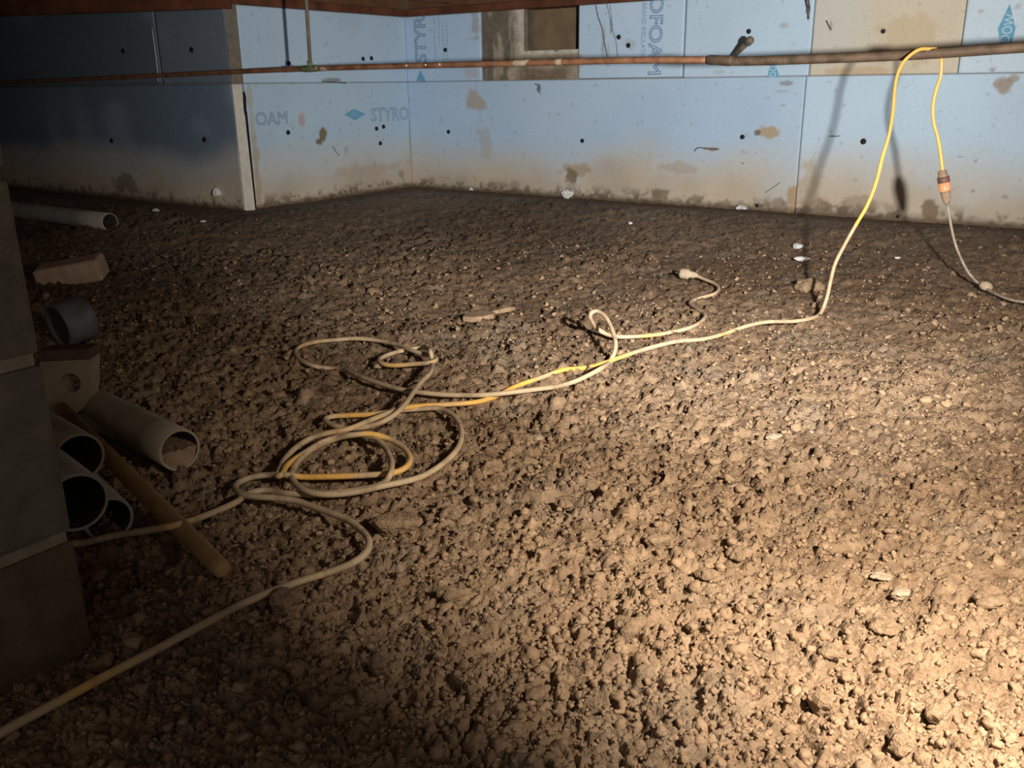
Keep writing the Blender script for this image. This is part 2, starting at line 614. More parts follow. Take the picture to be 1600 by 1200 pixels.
# right wall (runs from the inside corner to beyond the right edge of the picture)
vu0, vu1, vz0 = su(FB, 818, 50), su(FB, 904, 50), sz(FB, 860, 78)
wall_r = wall_shell('wall_right', FB, 0.0, 4.9 * S, [(vu0, vu1, vz0, ZT)])
uL = su(FB, 1250, 230)
tan_s = (.43, .33, .22); brn = (.20, .14, .085); rustc = (.30, .17, .09); blk = (.03, .027, .025)
st_low1 = [px_stain(FB, *a) for a in (
    (742, 155, 16, 22, tan_s, .7), (757, 215, 14, 30, tan_s, .35), (905, 265, 26, 12, tan_s, .8), (893, 275, 9, 12, brn, .8),
    (1030, 305, 16, 14, brn, .75), (1110, 233, 15, 3, rustc, .85), (1203, 204, 19, 12, (.45, .36, .26), .95), (1184, 207, 5, 5, brn, .9),
    (1228, 130, 10, 4, brn, .55), (1200, 153, 8, 3, (.3, .3, .28), .5), (1218, 143, 14, 3, (.3, .3, .28), .35), (842, 138, 4, 7, blk, .6),
    (1240, 305, 14, 22, (.42, .27, .13), .75), (1215, 318, 24, 11, brn, .6), (1130, 318, 14, 8, brn, .6), (890, 300, 14, 16, brn, .5), (1160, 255, 3, 2, blk, .6),
    (805, 290, 12, 10, brn, .4), (770, 292, 14, 8, brn, .45), (1050, 262, 40, 10, (.42, .33, .26), .45))]
foam_panel(FB, -.012, uL, 0.0 - .03, SEAM, wall_r, .0062, 3, blue * .97, st_low1)
st_low2 = [px_stain(FB, *a) for a in (
    (1452, 330, 17, 18, brn, .85), (1568, 135, 14, 13, (.33, .25, .17), .8), (1585, 122, 10, 6, (.33, .25, .17), .7), (1280, 322, 16, 12, brn, .75),
    (1316, 328, 9, 7, dark, .85), (1402, 335, 9, 9, dark, .7), (1265, 290, 18, 40, (.46, .36, .24), .5), (1350, 320, 40, 14, brn, .4), (1525, 251, 4, 4, (.2, .22, .24), .6),
    (1520, 298, 4, 4, (.3, .25, .2), .7), (1570, 308, 5, 3, (.3, .25, .2), .6), (1300, 213, 8, 2, blk, .6), (1500, 245, 5, 1.5, (.25, .3, .4), .6))]
foam_panel(FB, uL, 4.85 * S, -.03, SEAM, wall_r, .0065, 4, np.array([.53, .71, .90]), st_low2)
uP1 = su(FB, 752, 100); uP2 = su(FB, 903, 110); uP3 = su(FB, 1068, 100); uP4 = su(FB, 1266, 90); uP5 = su(FB, 1502, 70)
foam_panel(FB, -.012, uP1, SEAM, ZT, wall_r, .0065, 5, blue, [px_stain(FB, 745, 40, 9, 30, (.35, .33, .28), .6), px_stain(FB, 742, 60, 14, 5, (.3, .3, .28), .5), px_stain(FB, 740, 112, 16, 14, (.42, .40, .36), .5)], False)
p2st = [px_stain(FB, *a) for a in ((943, 60, 5, 30, (.33, .36, .37), .65), (950, 85, 4, 20, (.33, .36, .37), .45), (955, 40, 2, 16, (.2, .22, .24), .7), (985, 70, 12, 12, (.4, .43, .45), .4), (905, 100, 8, 20, tan_s, .5))]
cut = lambda z: .010 * np.sin((z - SEAM) * 16 + .5)
foam_panel(FB, uP2, uP3 - .004, SEAM + .003, ZT, wall_r, .0062, 6, np.array([.51, .69, .90]), p2st, False)
p3st = [px_stain(FB, *a) for a in ((1263, 12, 3, 16, blk, .95), (1225, 40, 8, 5, (.4, .43, .45), .6), (1125, 112, 16, 5, (.35, .37, .38), .4))]
foam_panel(FB, uP3, uP4, SEAM, ZT, wall_r, .0065, 8, np.array([.52, .70, .89]), p3st, False, lift=.001)
p4st = [px_stain(FB, *a) for a in ((1380, 49, 6, 6, (.12, .09, .06), .8), (1298, 40, 3, 12, (.25, .22, .18), .7), (1340, 112, 60, 9, (.52, .36, .22), .55), (1420, 60, 60, 40, (.55, .43, .27), .5))]
foam_panel(FB, uP4, uP5, SEAM, ZT, wall_r, .007, 9, np.array([.64, .59, .48]), p4st, False)
p5st = [px_stain(FB, *a) for a in ((1533, 17, 5, 4, (.38, .4, .4), .6), (1551, 108, 6, 4, (.25, .26, .28), .7), (1529, 57, 3, 1.5, (.25, .26, .28), .6))]
p5 = foam_panel(FB, uP5, 4.85 * S, SEAM, ZT, wall_r, .007, 10, np.array([.60, .75, .89]), p5st, False, lift=.001)
panels_b = [c for c in wall_r.children]
LOW1, LOW2, P1, P2, P3, P4, P5 = panels_b

# bare concrete between the upper panels, light mortar L round the vent
U, Zz = np.meshgrid(np.linspace(uP1 + .002, uP2 - .002, 70), np.linspace(SEAM + .002, ZT - .001, 64))
base = np.array([.36, .315, .245]) * (.8 + .4 * fbm(U * 8, Zz * 8, 61, 3)[..., None])
uu = (U - uP1) / (uP2 - uP1); zz = (Zz - SEAM) / (ZT - SEAM)
streak = sstep(.40, .56, fbm(U * 26, Zz * 4, 63, 3)) * (1 - sstep(.30, .42, uu + (fbm(U * 12, Zz * 6, 64, 2) - .5) * .2))
base = base * (1 - .75 * streak[..., None]) + np.array([.085, .075, .06]) * .75 * streak[..., None]
bl = (1 - sstep(.12, .26, zz + (fbm(U * 9, Zz * 9, 65, 3) - .5) * .22)) * sstep(.30, .50, uu) * (1 - sstep(.84, .95, uu))
base = base * (1 - .7 * bl[..., None]) + np.array([.13, .085, .055]) * .7 * bl[..., None]
lite = np.clip(sstep(.36, .44, uu + (fbm(U * 10, Zz * 10, 66, 2) - .5) * .1) * sstep(.36, .44, zz) + sstep(.36, .44, uu) * sstep(.34, .38, zz) * (1 - sstep(.5, .56, zz)), 0, 1)
base = base * (1 - .75 * lite[..., None]) + np.array([.62, .60, .54]) * .75 * lite[..., None]
D = -.010 + (fbm(U * 14, Zz * 14, 67, 3) - .5) * .004
P = FB.P + FB.d * U[..., None] + FB.n * D[..., None]; P[..., 2] += Zz
inside_hole = (U > vu0) & (U < vu1) & (Zz > vz0)
me = grid_mesh(P, True, ~inside_hole)
set_col(me, base.reshape(-1, 3))
link('concrete_patch', me, wall_r, ['concrete_stain'])
# the vent: side cheeks, a brown board behind, two battens
v, fcs = wall_box(FB, vu0 - .002, vu1 + .002, vz0 - .002, ZT, -.125, -.115)
vent = link('vent_board', mesh_from(v, fcs), wall_r, ['vent'])
for k in (.20, .64):
    uc = vu0 + (vu1 - vu0) * k
    v, fcs = wall_box(FB, uc - .006, uc + .006, vz0, ZT, -.115, -.108)
    link('batten', mesh_from(v, fcs), vent, ['vent'])
v, fcs = wall_box(FB, vu0, vu1, vz0 + (ZT - vz0) * .44, vz0 + (ZT - vz0) * .47, -.115, -.111)
link('batten', mesh_from(v, fcs), vent, ['vent'])
for a, b2 in ((vu0 - .02, vu0), (vu1, vu1 + .014)):
    v, fcs = wall_box(FB, a, b2, vz0, ZT, -.115, -.011)
    link('vent_cheek', mesh_from(v, fcs), wall_r, ['concrete'])
v, fcs = wall_box(FB, vu0, vu1, vz0 - .02, vz0, -.115, -.011)
link('vent_sill', mesh_from(v, fcs), wall_r, ['concrete'])

# return wall (faces the lamp), between inside corner and outside corner
wall_b = wall_shell('wall_back', FA, -.18, CORNER_U - .10)
uA1 = su(FA, 389.5, 215)
a_st = [px_stain(FA, *a) for a in ((505, 210, 7, 13, (.20, .15, .085), .95), (498, 222, 6, 6, (.17, .12, .07), .9), (470, 187, 5, 11, (.50, .36, .34), .75),
                                   (628, 270, 5, 10, brn, .5), (575, 265, 60, 12, (.44, .33, .24), .4), (540, 235, 4, 8, (.3, .25, .2), .4), (643, 212, 5, 22, (.3, .28, .25), .5), (396, 215, 5, 130, (.50, .46, .40), .8), (402, 270, 6, 60, (.46, .38, .28), .7))]
A1 = foam_panel(FA, -.0012, uA1, -.03, SEAM, wall_b, .0065, 13, np.array([.45, .61, .77]), a_st)
uA2 = su(FA, 375, 70)
A2 = foam_panel(FA, -.0012, uA2, SEAM, ZT, wall_b, .0065, 14, np.array([.48, .64, .81]), [px_stain(FA, 520, 125, 16, 3, (.2, .2, .2), .7), px_stain(FA, 545, 30, 30, 22, (.40, .50, .60), .3)], False)

# left wall, set forward of the others, its shade put into darker panel colours
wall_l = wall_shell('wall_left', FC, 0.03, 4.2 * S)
C1 = foam_panel(FC, .0, 2.30 * S, -.03, SEAM, wall_l, .012, 15, np.array([.16, .22, .30]), [px_stain(FC, 195, 285, 22, 16, dark, .6)], True, 'foam_shaded')
C2 = foam_panel(FC, 2.30 * S, 4.1 * S, -.03, SEAM, wall_l, .02, 16, np.array([.15, .205, .275]), (), True, 'foam_shaded')
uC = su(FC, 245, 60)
C3 = foam_panel(FC, .0, uC, SEAM, ZT + .05, wall_l, .012, 17, np.array([.175, .225, .285]), (), False, 'foam_shaded')
C4 = foam_panel(FC, uC, 4.1 * S, SEAM, ZT + .05, wall_l, .02, 18, np.array([.14, .185, .235]), (), False, 'foam_shaded')
# cut ends of the left wall's boards, seen edge-on at the outside corner
zc = lambda y: FA.uz(385, y)[1]
gap = .006
for z0, z1, d0, mat in ((-.03, SEAM - .004, .0, 'foam_core'), (SEAM, ZT + .03, .0, 'foam_edge')):
    u0_ = uA1 + gap if mat == 'foam_core' else uA2 + .001
    v, fcs = wall_box(FA, u0_, CORNER_U - .0015, z0, z1, -.06, .002)
    v = [np.array(q) for q in v]
    if mat == 'foam_core':                           # the crack opens like a wedge towards its top
        for q in (4, 7):
            v[q] = v[q] + FA.d * .008
    me = bevel(mesh_from(v, fcs), .003)
    link('panel_end', me, C1 if mat == 'foam_core' else C3, [mat])
# tear at the top of the crack, its inner shade painted black
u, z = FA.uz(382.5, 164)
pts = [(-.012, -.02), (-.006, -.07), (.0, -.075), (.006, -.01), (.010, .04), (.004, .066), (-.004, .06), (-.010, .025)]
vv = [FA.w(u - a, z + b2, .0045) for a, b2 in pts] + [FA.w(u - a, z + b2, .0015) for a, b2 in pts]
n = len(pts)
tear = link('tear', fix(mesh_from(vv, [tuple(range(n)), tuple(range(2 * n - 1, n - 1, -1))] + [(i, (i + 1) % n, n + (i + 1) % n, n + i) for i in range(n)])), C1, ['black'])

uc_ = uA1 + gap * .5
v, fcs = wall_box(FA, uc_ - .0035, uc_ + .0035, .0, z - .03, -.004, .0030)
link('crack', mesh_from(v, fcs), C1, ['black'])  # black strip painted in for the shade inside the open crack
# hairline scratches and scuffs on the upper panels
for par, fr, pts_, r_ in ((P2, FB, ((931, 8), (934, 24), (941, 45), (945, 70), (949, 88)), .0028), (P2, FB, ((948, 6), (952, 22), (955, 40), (962, 62), (965, 88)), .0016), (P2, FB, ((953, 8), (955, 24), (957, 40)), .0014),
                          (P3, FB, ((1259, 0), (1261, 10), (1263, 20), (1263, 30)), .0055), (P3, FB, ((1262, -2), (1265, 10), (1264, 22)), .004), (LOW1, FB, ((836, 131), (843, 134), (841, 140), (844, 146)), .0026),
                          (LOW1, FB, ((1085, 236), (1090, 231), (1098, 231), (1110, 233), (1123, 233)), .0028), (LOW1, FB, ((1196, 301), (1208, 293), (1219, 285)), .0016), (LOW2, FB, ((1299, 212), (1306, 213), (1313, 212)), .0022),
                          (A1, FA, ((503, 127.5), (520, 128), (540, 130)), .003), (A1, FA, ((520, 228), (524, 236), (530, 243)), .0018), (P4, FB, ((1291, 32), (1295, 40), (1299, 47)), .0035)):
    q = np.array([fr.w(*fr.uz(*p), .0012) for p in pts_])
    link('scratch', tube(catmull(q, .02), r_, 6), par, ['scuff'])
# round fastener heads, and black discs standing in for wall-foot holes
fast_me = {}


def fastener_or_hole(fr, x, y, parent, r=.0105, tilt=0, mat='black'):
    key = (round(r, 4), mat)
    if key not in fast_me:
        prof = [(0.0, .006), (.55, .0055), (.9, .004), (1.0, .001), (1.0, -.003)]
        V, Fc = [(0, 0, .006)], []
        for (a, zz_) in prof[1:]:
            for k in range(12):
                V.append((a * r * math.cos(k * math.pi / 6), a * r * math.sin(k * math.pi / 6), zz_))
        for k in range(12):
            Fc.append((0, 1 + k, 1 + (k + 1) % 12))
        for q in range(len(prof) - 2):
            for k in range(12):
                a = 1 + q * 12 + k; b2 = 1 + q * 12 + (k + 1) % 12
                Fc.append((a, a + 12, b2 + 12, b2))
        mm = mesh_from(V, Fc, True); mm.materials.append(M[mat]); fast_me[key] = mm
    o = bpy.data.objects.new('fastener_or_hole', fast_me[key]); COL.objects.link(o)
    o.parent = parent
    u, z = fr.uz(x, y)
    q = Vector(fr.n).to_track_quat('Z', 'Y').to_matrix().to_4x4()
    o.matrix_world = Matrix.Translation(Vector(fr.w(u, z, .0015))) @ q
    return o


for fr, par, pts, r in ((FB, LOW1, ((701, 206), (910, 220), (1160, 214)), .0115), (FB, LOW2, ((1349, 221),), .0135), (FB, P1, ((696, 78),), .012),
                        (FB, P2, ((967, 58), (982, 71)), .0125), (FB, P3, ((1170, 49),), .0115), (FB, P4, ((1380, 49),), .009),
                        (FA, A1, ((450, 207), (588, 201), (599, 198), (594, 224)), .0125), (FA, A2, ((451, 99), (567, 92), (580, 91)), .012),
                        (FC, C1, ((175, 220), (320, 218)), .014), (FC, C3, ((300, 78),), .014), (FC, C4, ((193, 80),), .014),
                        (FB, LOW1, ((1183, 321), (1152, 323)), .0085), (FB, LOW2, ((1403, 338),), .0075)):  # holes at the wall foot, drawn as small black discs
    for x, y in pts:
        fastener_or_hole(fr, x, y, par, r)

# ------------------------------------------------ printed lettering on the foam (flat print, 1 mm proud)
DG = None


def text_mesh(body, size, outline=None):
    cu = bpy.data.curves.new('lettering', 'FONT')
    cu.body = body; cu.size = size
    cu.resolution_u = 3
    if outline:
        cu.fill_mode = 'NONE'; cu.bevel_depth = outline; cu.bevel_resolution = 0
    else:
        cu.extrude = .0003
    ob = bpy.data.objects.new('lettering', cu)
    COL.objects.link(ob)
    bpy.context.view_layer.update()
    me = bpy.data.meshes.new_from_object(ob.evaluated_get(bpy.context.evaluated_depsgraph_get()))
    bpy.data.objects.remove(ob)
    bpy.data.curves.remove(cu)
    return me


def lettering(fr, body, p, xdir, length, height, parent, mat, outline=None, name='lettering', off=.003, stretch=True):
    """p = (u, z) of the start of the baseline; xdir = reading direction in (u, z); fits length and cap height"""
    me = text_mesh(body, 1.0, None)
    xs = [v.co.x for v in me.vertices]; ys = [v.co.y for v in me.vertices]
    sx = length / (max(xs) - min(xs)); sy = height / (max(ys) - min(ys)); x0, y0 = min(xs), min(ys)
    if outline:
        me = text_mesh(body, 1.0, outline / min(sx, sy) * .8)
    xd = np.array(xdir, float)
    # the frame of a wall seen from the front: its right-hand direction is +u or -u
    hand = 1 if fr is FB else -1
    ux = fr.d * xd[0] + np.array([0, 0, xd[1]])
    up2 = np.cross(fr.n, ux)
    flat = .25
    for v in me.vertices:
        q = fr.w(p[0], p[1], off) + ux * ((v.co.x - x0) * sx) + up2 * ((v.co.y - y0) * sy) + fr.n * (v.co.z * min(sx, sy) * flat)
        v.co = Vector(q)
    me.materials.clear()
    return link(name, me, parent, [mat])


def lozenge(fr, pts, parent, mat, off=.002, th=.001, name='printed_emblem'):
    uz = [fr.uz(x, y) for x, y in pts]
    n = len(uz)
    V = [fr.w(u, z, off) for u, z in uz] + [fr.w(u, z, off - th) for u, z in uz]
    Fc = [tuple(range(n)), tuple(range(2 * n - 1, n - 1, -1))] + [(i, (i + 1) % n, n + (i + 1) % n, n + i) for i in range(n)]
    return link(name, fix(mesh_from(V, Fc)), parent, [mat])


# first upper panel of the right wall: letters climb from the pipe up behind the sill
u1, z1 = FB.uz(667, 97); u2, _ = FB.uz(650, 97)
zt = FB.uz(660, 12)[1]
lettering(FB, 'STYR', (u1, z1), (0, 1), ZT - .002 - z1, abs(u1 - u2), P1, 'ink', .0030)
for i, (xx, y0, y1) in enumerate(((681, 30, 96), (687, 28, 70), (694, 34, 97), (700, 40, 98))):
    ua, za = FB.uz(xx, y1); zb = FB.uz(xx, y0)[1]
    V, Fc = [], []
    zq = za
    while zq < min(zb, ZT - .01):
        ln = random.uniform(.008, .02)
        o = len(V)
        V += [FB.w(ua - .004, zq, .0025), FB.w(ua + .004, zq, .0025), FB.w(ua + .004, zq + ln, .0025), FB.w(ua - .004, zq + ln, .0025)]
        Fc.append((o, o + 1, o + 2, o + 3)); zq += ln + .006
    link('fine_print', mesh_from(V, Fc), P1, ['ink_pale'])
lozenge(FB, ((657, 109), (650.5, 127), (665.5, 127)), P1, 'ink_logo')
# second upper panel: letters run down
u1, z0_ = FB.uz(1013, 116); u2, _ = FB.uz(1033, 116); ztop = FB.uz(1022, -6)[1]
lettering(FB, 'OFOAM', (u1, ztop), (0, -1), ztop - z0_, abs(u2 - u1), P2, 'ink', .0030)
u1, zb = FB.uz(1001, 100); u2, _ = FB.uz(1008, 100); ztop2 = ZT - .01
lettering(FB, 'BRAND INSULATION', (u1, ztop2), (0, -1), ztop2 - zb, abs(u2 - u1), P2, 'ink', None)
# emblem under the pipe on the third panel, letters cut by the seam
uA_, zA_ = FB.uz(1208, 96)
lozenge(FB, ((1205, 96), (1199, 120.5), (1218, 120.5), (1211, 96)), P3, 'ink_logo')
u1, za = FB.uz(1213, 119); u2, zb = FB.uz(1204, 103)
lettering(FB, 'DO', (u1, za), (0, 1), zb - za, abs(u1 - u2), P3, 'ink_light', None, off=.0045)
# big emblem on the last panel
lozenge(FB, ((1578, 6), (1559, 45), (1563, 70), (1580, 70), (1587, 45)), P5, 'ink_logo')
u1, za = FB.uz(1576, 66); u2, zb = FB.uz(1566, 24)
lettering(FB, 'DOW', (u1 + .002, za), (.12, 1), zb - za, abs(u1 - u2), P5, 'ink_light', None, off=.0045)
# lower panel of the return wall
u1, z1 = FA.uz(580, 190); u2, z2 = FA.uz(637, 167)
lettering(FA, 'STYRO', (u1, z1), (-1, 0), u1 - u2, z2 - z1, A1, 'ink_faint', .0026)
u1, z1 = FA.uz(400, 196); u2, z2 = FA.uz(447, 174)
lettering(FA, 'OAM', (u1, z1), (-1, 0), u1 - u2, z2 - z1, A1, 'ink_faint', .0026)
lozenge(FA, ((538, 179), (553, 170), (571, 178), (555, 188)), A1, 'ink_logo')
u1, z1 = FA.uz(546, 183); u2, z2 = FA.uz(564, 175)
lettering(FA, 'DOW', (u1, z1), (-1, 0), u1 - u2, z2 - z1, A1, 'ink_faint', None, off=.0045)

# ---------------------------------------------------------------- ceiling: sill plates, girder, joists, subfloor
ceil = link('ceiling', fix(mesh_from(*(lambda c: (c, box_faces()))([(-5, -.5, 1.30), (5, -.5, 1.30), (5, 10, 1.30), (-5, 10, 1.30), (-5, -.5, 1.33), (5, -.5, 1.33), (5, 10, 1.33), (-5, 10, 1.33)]))), None, ['subfloor'], 'structure')
for fr, a, b2, z0, dd, mt_ in ((FB, 0, 4.9 * S, ZT, .012, 'red_wood'), (FA, 0, CORNER_U, ZT, .014, 'red_wood')):
    v, fcs = wall_box(fr, a, b2, z0, z0 + .04, -TH - .14, dd)
    link('sill_plate', bevel(mesh_from(v, fcs), .003), ceil, [mt_])
    v, fcs = wall_box(fr, a, b2, z0 + .04, 1.298, -TH - .10, dd - .05)
    link('rim_joist', mesh_from(v, fcs), ceil, ['brown_wood'])
# unseen walls added at both sides to keep stray fill light out
for nm, x0, x1, y0, y1 in (('light_blocker_left', -4.05, -3.9, -.5, 7.2), ('light_blocker_right', 3.45, 3.6, -.5, 3.2)):
    v = [(x0, y0, -.06), (x1, y0, -.06), (x1, y1, -.06), (x0, y1, -.06), (x0, y0, 1.3), (x1, y0, 1.3), (x1, y1, 1.3), (x0, y1, 1.3)]
    link(nm, fix(mesh_from(v, box_faces())), None, ['concrete'], 'structure')
# beam over the left wall, running off to the left from the outside corner
e0 = onplane(366, 11, FC.P, NB); e1 = gnd(0, 24, .945 * S + .045)
d0 = CAMP + ray(0, 25) * ((1.0 * S - H) / ray(0, 25)[2]) if ray(0, 25)[2] > 0 else None
p0 = FC.w(-.02, 0, .015); zb = onplane(366, 12, FC.P + NB * .015, NB)[2]
dl = ray(0, 25); s_ = (zb - H) / dl[2]; p1 = CAMP + dl * s_
dirv = (p1 - p0); dirv[2] = 0; L_ = np.linalg.norm(dirv); dirv /= L_
nrm = np.array([dirv[1], -dirv[0], 0]); nrm = nrm if nrm @ np.array([0, -1, 0]) > 0 else -nrm
fg = Frame(p0, dirv, nrm)
v, fcs = wall_box(fg, -.02, L_ + .9, zb, zb + .24, -.045, .0)
link('girder', bevel(mesh_from(v, fcs), .004), ceil, ['red_wood'])
# joists run from the right wall towards the viewer
for k in range(9):
    uu_ = .30 + .42 * k
    v, fcs = wall_box(FB, uu_, uu_ + .04, 1.055, 1.298, -.03, 4.2 if uu_ > 1.2 else 1.0)
    link('joist', bevel(mesh_from(v, fcs), .003), ceil, ['brown_wood'])

# ---------------------------------------------------------------- water pipe slung under the joists
PP = -2.78 * S * NB                                   # plane the pipe hangs in
pp = lambda x, y, d=0.0: onplane(x, y, PP - NB * d, NB)
pipe = empty('water_pipe', pp(800, 97), 'long thin copper water pipe hung level across the blue foam walls', 'pipe')
ori = np.array(pipe.location)
a = pp(1118, 93.5); zc_ = a[2]
left_pts = [pp(-60, 131), pp(100, 125), pp(480, 107.5), pp(760, 100), pp(1000, 94), pp(1118, 93.5)]
right_pts = [pp(1112, 93.5), pp(1150, 95.5), pp(1300, 91), pp(1440, 85), pp(1600, 74), pp(1760, 66), pp(1760, 66) + BD * .9]
link('copper_run', tube(catmull(left_pts, .05), .0115, 12, origin=ori), pipe, ['copper'])
link('dark_run', tube(catmull(right_pts, .05), .0145, 12, origin=ori), pipe, ['iron'])
link('coupling', tube(np.array([pp(1104, 93.5), pp(1108, 93.5), pp(1140, 95), pp(1146, 95)]), [.0125, .0155, .0165, .015], 12, origin=ori), pipe, ['iron'])
t0, t1 = pp(478, -8), pp(485, 104)
riser_top = t1 + (t0 - t1) / (t0 - t1)[2] * (1.12 - t1[2])
link('riser', tube(np.array([t1, riser_top]), .0085, 10, origin=ori), pipe, ['grey_pipe'])
tee = link('tee', tube(np.array([pp(472, 107.8), pp(474, 107.7), pp(495, 107), pp(498, 106.9)]), [.0125, .0145, .0145, .0125], 12, origin=ori), pipe, ['verdigris'])
link('tee_branch', tube(np.array([t1, pp(483.5, 95)]), [.012, .0115], 10, origin=ori), tee, ['verdigris'])
for x, y in ((635, 103.5), (665, 102.5), (687, 101.5)):
    c = pp(x, y - 1, -.011)
    link('solder_drop', tube(np.array([c - BD * .004, c, c + BD * .004]), [.002, .005, .002], 8, origin=ori), pipe, ['solder'])
for x0, x1, y0, y1 in ((800, 828, 99, 98), (868, 880, 97, 96.7), (500, 512, 107, 106.6)):
    link('paint_band', tube(np.linspace(pp(x0, y0), pp(x1, y1), 6), [.0112, .0117, .0119, .0119, .0117, .0112], 12, origin=ori), pipe, ['paint'])

# metal rod bent out from the third panel, behind the pipe
b0 = FB.w(*FB.uz(1136, 98), 0.0)
tip = onplane(1171, 64, FB.P + NB * .26, NB)
rod = empty('wall_rod', b0, 'short rusty rod with a knob, leaning off the blue foam just above the pipe', 'rod')
link('shaft', tube(np.array([b0, b0 * .5 + tip * .5, tip]), [.0115, .012, .0125], 10, origin=b0), rod, ['grey_pipe'])
ax = (tip - b0) / np.linalg.norm(tip - b0)
link('knob', tube(np.array([tip - ax * .03, tip - ax * .018, tip + ax * .012, tip + ax * .026]), [.012, .018, .018, .010], 12, origin=b0), rod, ['grey_pipe'])

# white string on the left wall
u, z = FC.uz(238, 42)
q = [FC.w(*FC.uz(x, y), .006) for x, y in ((239, 44), (243, 72), (247, 105), (249, 128))]
link_o = link('hanging_string', tube(catmull(q, .03), .003, 6, origin=q[0]), None, ['string'])
link_o.location = q[0]
tag(link_o, 'thin pale string hanging down the dark blue panels of the left wall', 'string')

# ---------------------------------------------------------------- block pier at the left
pier = empty('block_pier', (-.446 * S, .828 * S, 0), 'dark concrete block pier standing in the left foreground', 'pier')
po = np.array(pier.location)
FP = Frame(po, AD, NA)                                  # face that looks to the right
zs = [-.05, .132 * S, .318 * S, .49 * S, .675 * S, .86 * S, 1.04 * S, 1.19 * S]
J = .012
bi = 0
for i in range(len(zs) - 1):
    z0, z1 = zs[i] + (J / 2 if i else 0), zs[i + 1] - J / 2
    splits = [(0, .395)] if i % 2 else [(0, .1925), (.2025, .395)]
    for s0, s1 in splits:
        v, fcs = wall_box(FP, s0, s1, z0, z1, -.19, 0.0)
        me = mesh_from(np.array(v) - po, fcs)
        me = bevel(me, .006, 2)
        link('block', me, pier, ['block_low' if i == 0 else 'block'])
    if i:
        v, fcs = wall_box(FP, .006, .389, zs[i] - J / 2 - .001, zs[i] + J / 2 + .001, -.184, -.004)
        link('mortar_joint', mesh_from(np.array(v) - po, fcs), pier, ['mortar'])
    if len(splits) == 2:
        v, fcs = wall_box(FP, .1915, .2035, z0, z1, -.184, -.004)
        link('mortar_joint', mesh_from(np.array(v) - po, fcs), pier, ['mortar'])

# ---------------------------------------------------------------- pipes and scraps behind the pier


def drain_pipe(p0, p1, r, label, cat='pipe', mat='pvc', wall=.0042, group=None, fill=0.0):
    o = empty('drain_pipe', p0, label, cat, group)
    a, b2 = hollow(np.array(p0), np.array(p1), r, wall, p0)
    link('tube', a, o, [mat])
    link('bore', b2, o, ['pvc_inside'])
    if fill:
        T = (np.array(p1) - p0) / np.linalg.norm(np.array(p1) - p0)
        sd = np.cross(T, [0, 0, 1]); sd /= np.linalg.norm(sd); up2 = np.cross(sd, T)
        V, Fc = [], []
        nn = 11
        ri = r - wall
        for s_ in np.linspace(.004, .16, 8):
            hh = -ri + ri * fill * (1.0 + s_ * 2)
            half = math.sqrt(max(ri * ri - hh * hh, 1e-6))
            for k in range(nn):
                w_ = -half + 2 * half * k / (nn - 1)
                V.append(T * s_ + sd * w_ * .995 + up2 * (hh + (random.random() - .5) * .005))
        for i in range(7):
            for k in range(nn - 1):
                Fc.append((i * nn + k, i * nn + k + 1, (i + 1) * nn + k + 1, (i + 1) * nn + k))
        # front lip down to the bottom of the bore
        base_i = len(V)
        for k in range(nn):
            w_ = (V[k] @ sd)
            V.append(T * .001 + sd * w_ * .99 + up2 * (-math.sqrt(max(ri * ri - w_ * w_, 1e-8))))
        for k in range(nn - 1):
            Fc.append((base_i + k, base_i + k + 1, k + 1, k))
        link('soil_fill', mesh_from(V, Fc), o, ['clod'])
    return o


def pt(x, y, z):
    return gnd(x, y, z)


rB = .033 * S
drain_pipe(pt(281, 703, rB + .004), pt(133, 629, rB + .004), rB, 'dusty tan plastic pipe lying nearest the cord coils, its open end packed with soil', fill=.95)
pC = pt(124, 715, .090)
farC = pt(20, 650, .088)
drain_pipe(pC, farC, .0345 * S, 'short open pipe end tucked under the wooden handle beside the block pier')
pD = pt(121, 785, .084)
farD = pt(10, 690, .080)
drain_pipe(pD, farD, .0375 * S, 'white rimmed pipe whose mouth is half hidden by the block pier', mat='pvc_white')
pE = pt(171, 812, .024)
farE = pt(70, 706, .026)
drain_pipe(pE, farE, .031 * S, 'lowest white rimmed pipe with a black mouth, right beside the yellow cord', mat='pvc_white')
pA = pt(172, 347, .043)
drain_pipe(pA, pt(-20, 322, .045), .036 * S, 'grey white pipe lying far back at the foot of the left wall', mat='pvc_white')

# wooden handle
h0, h1 = pt(350, 893, .014), pt(96, 640, .062)
o = empty('wooden_handle', h0, 'round tan wooden handle leaning across the pipes beside the pier', 'handle')
hd = h1 - h0
link('shaft', tube(np.array([h0, h0 + hd * .004, h0 + hd * .03, h0 + hd * .5, h1]), [.006, .0115, .013, .0138, .0140], 16, origin=h0), o, ['broom'])

# tan slab with a round hole, standing on edge


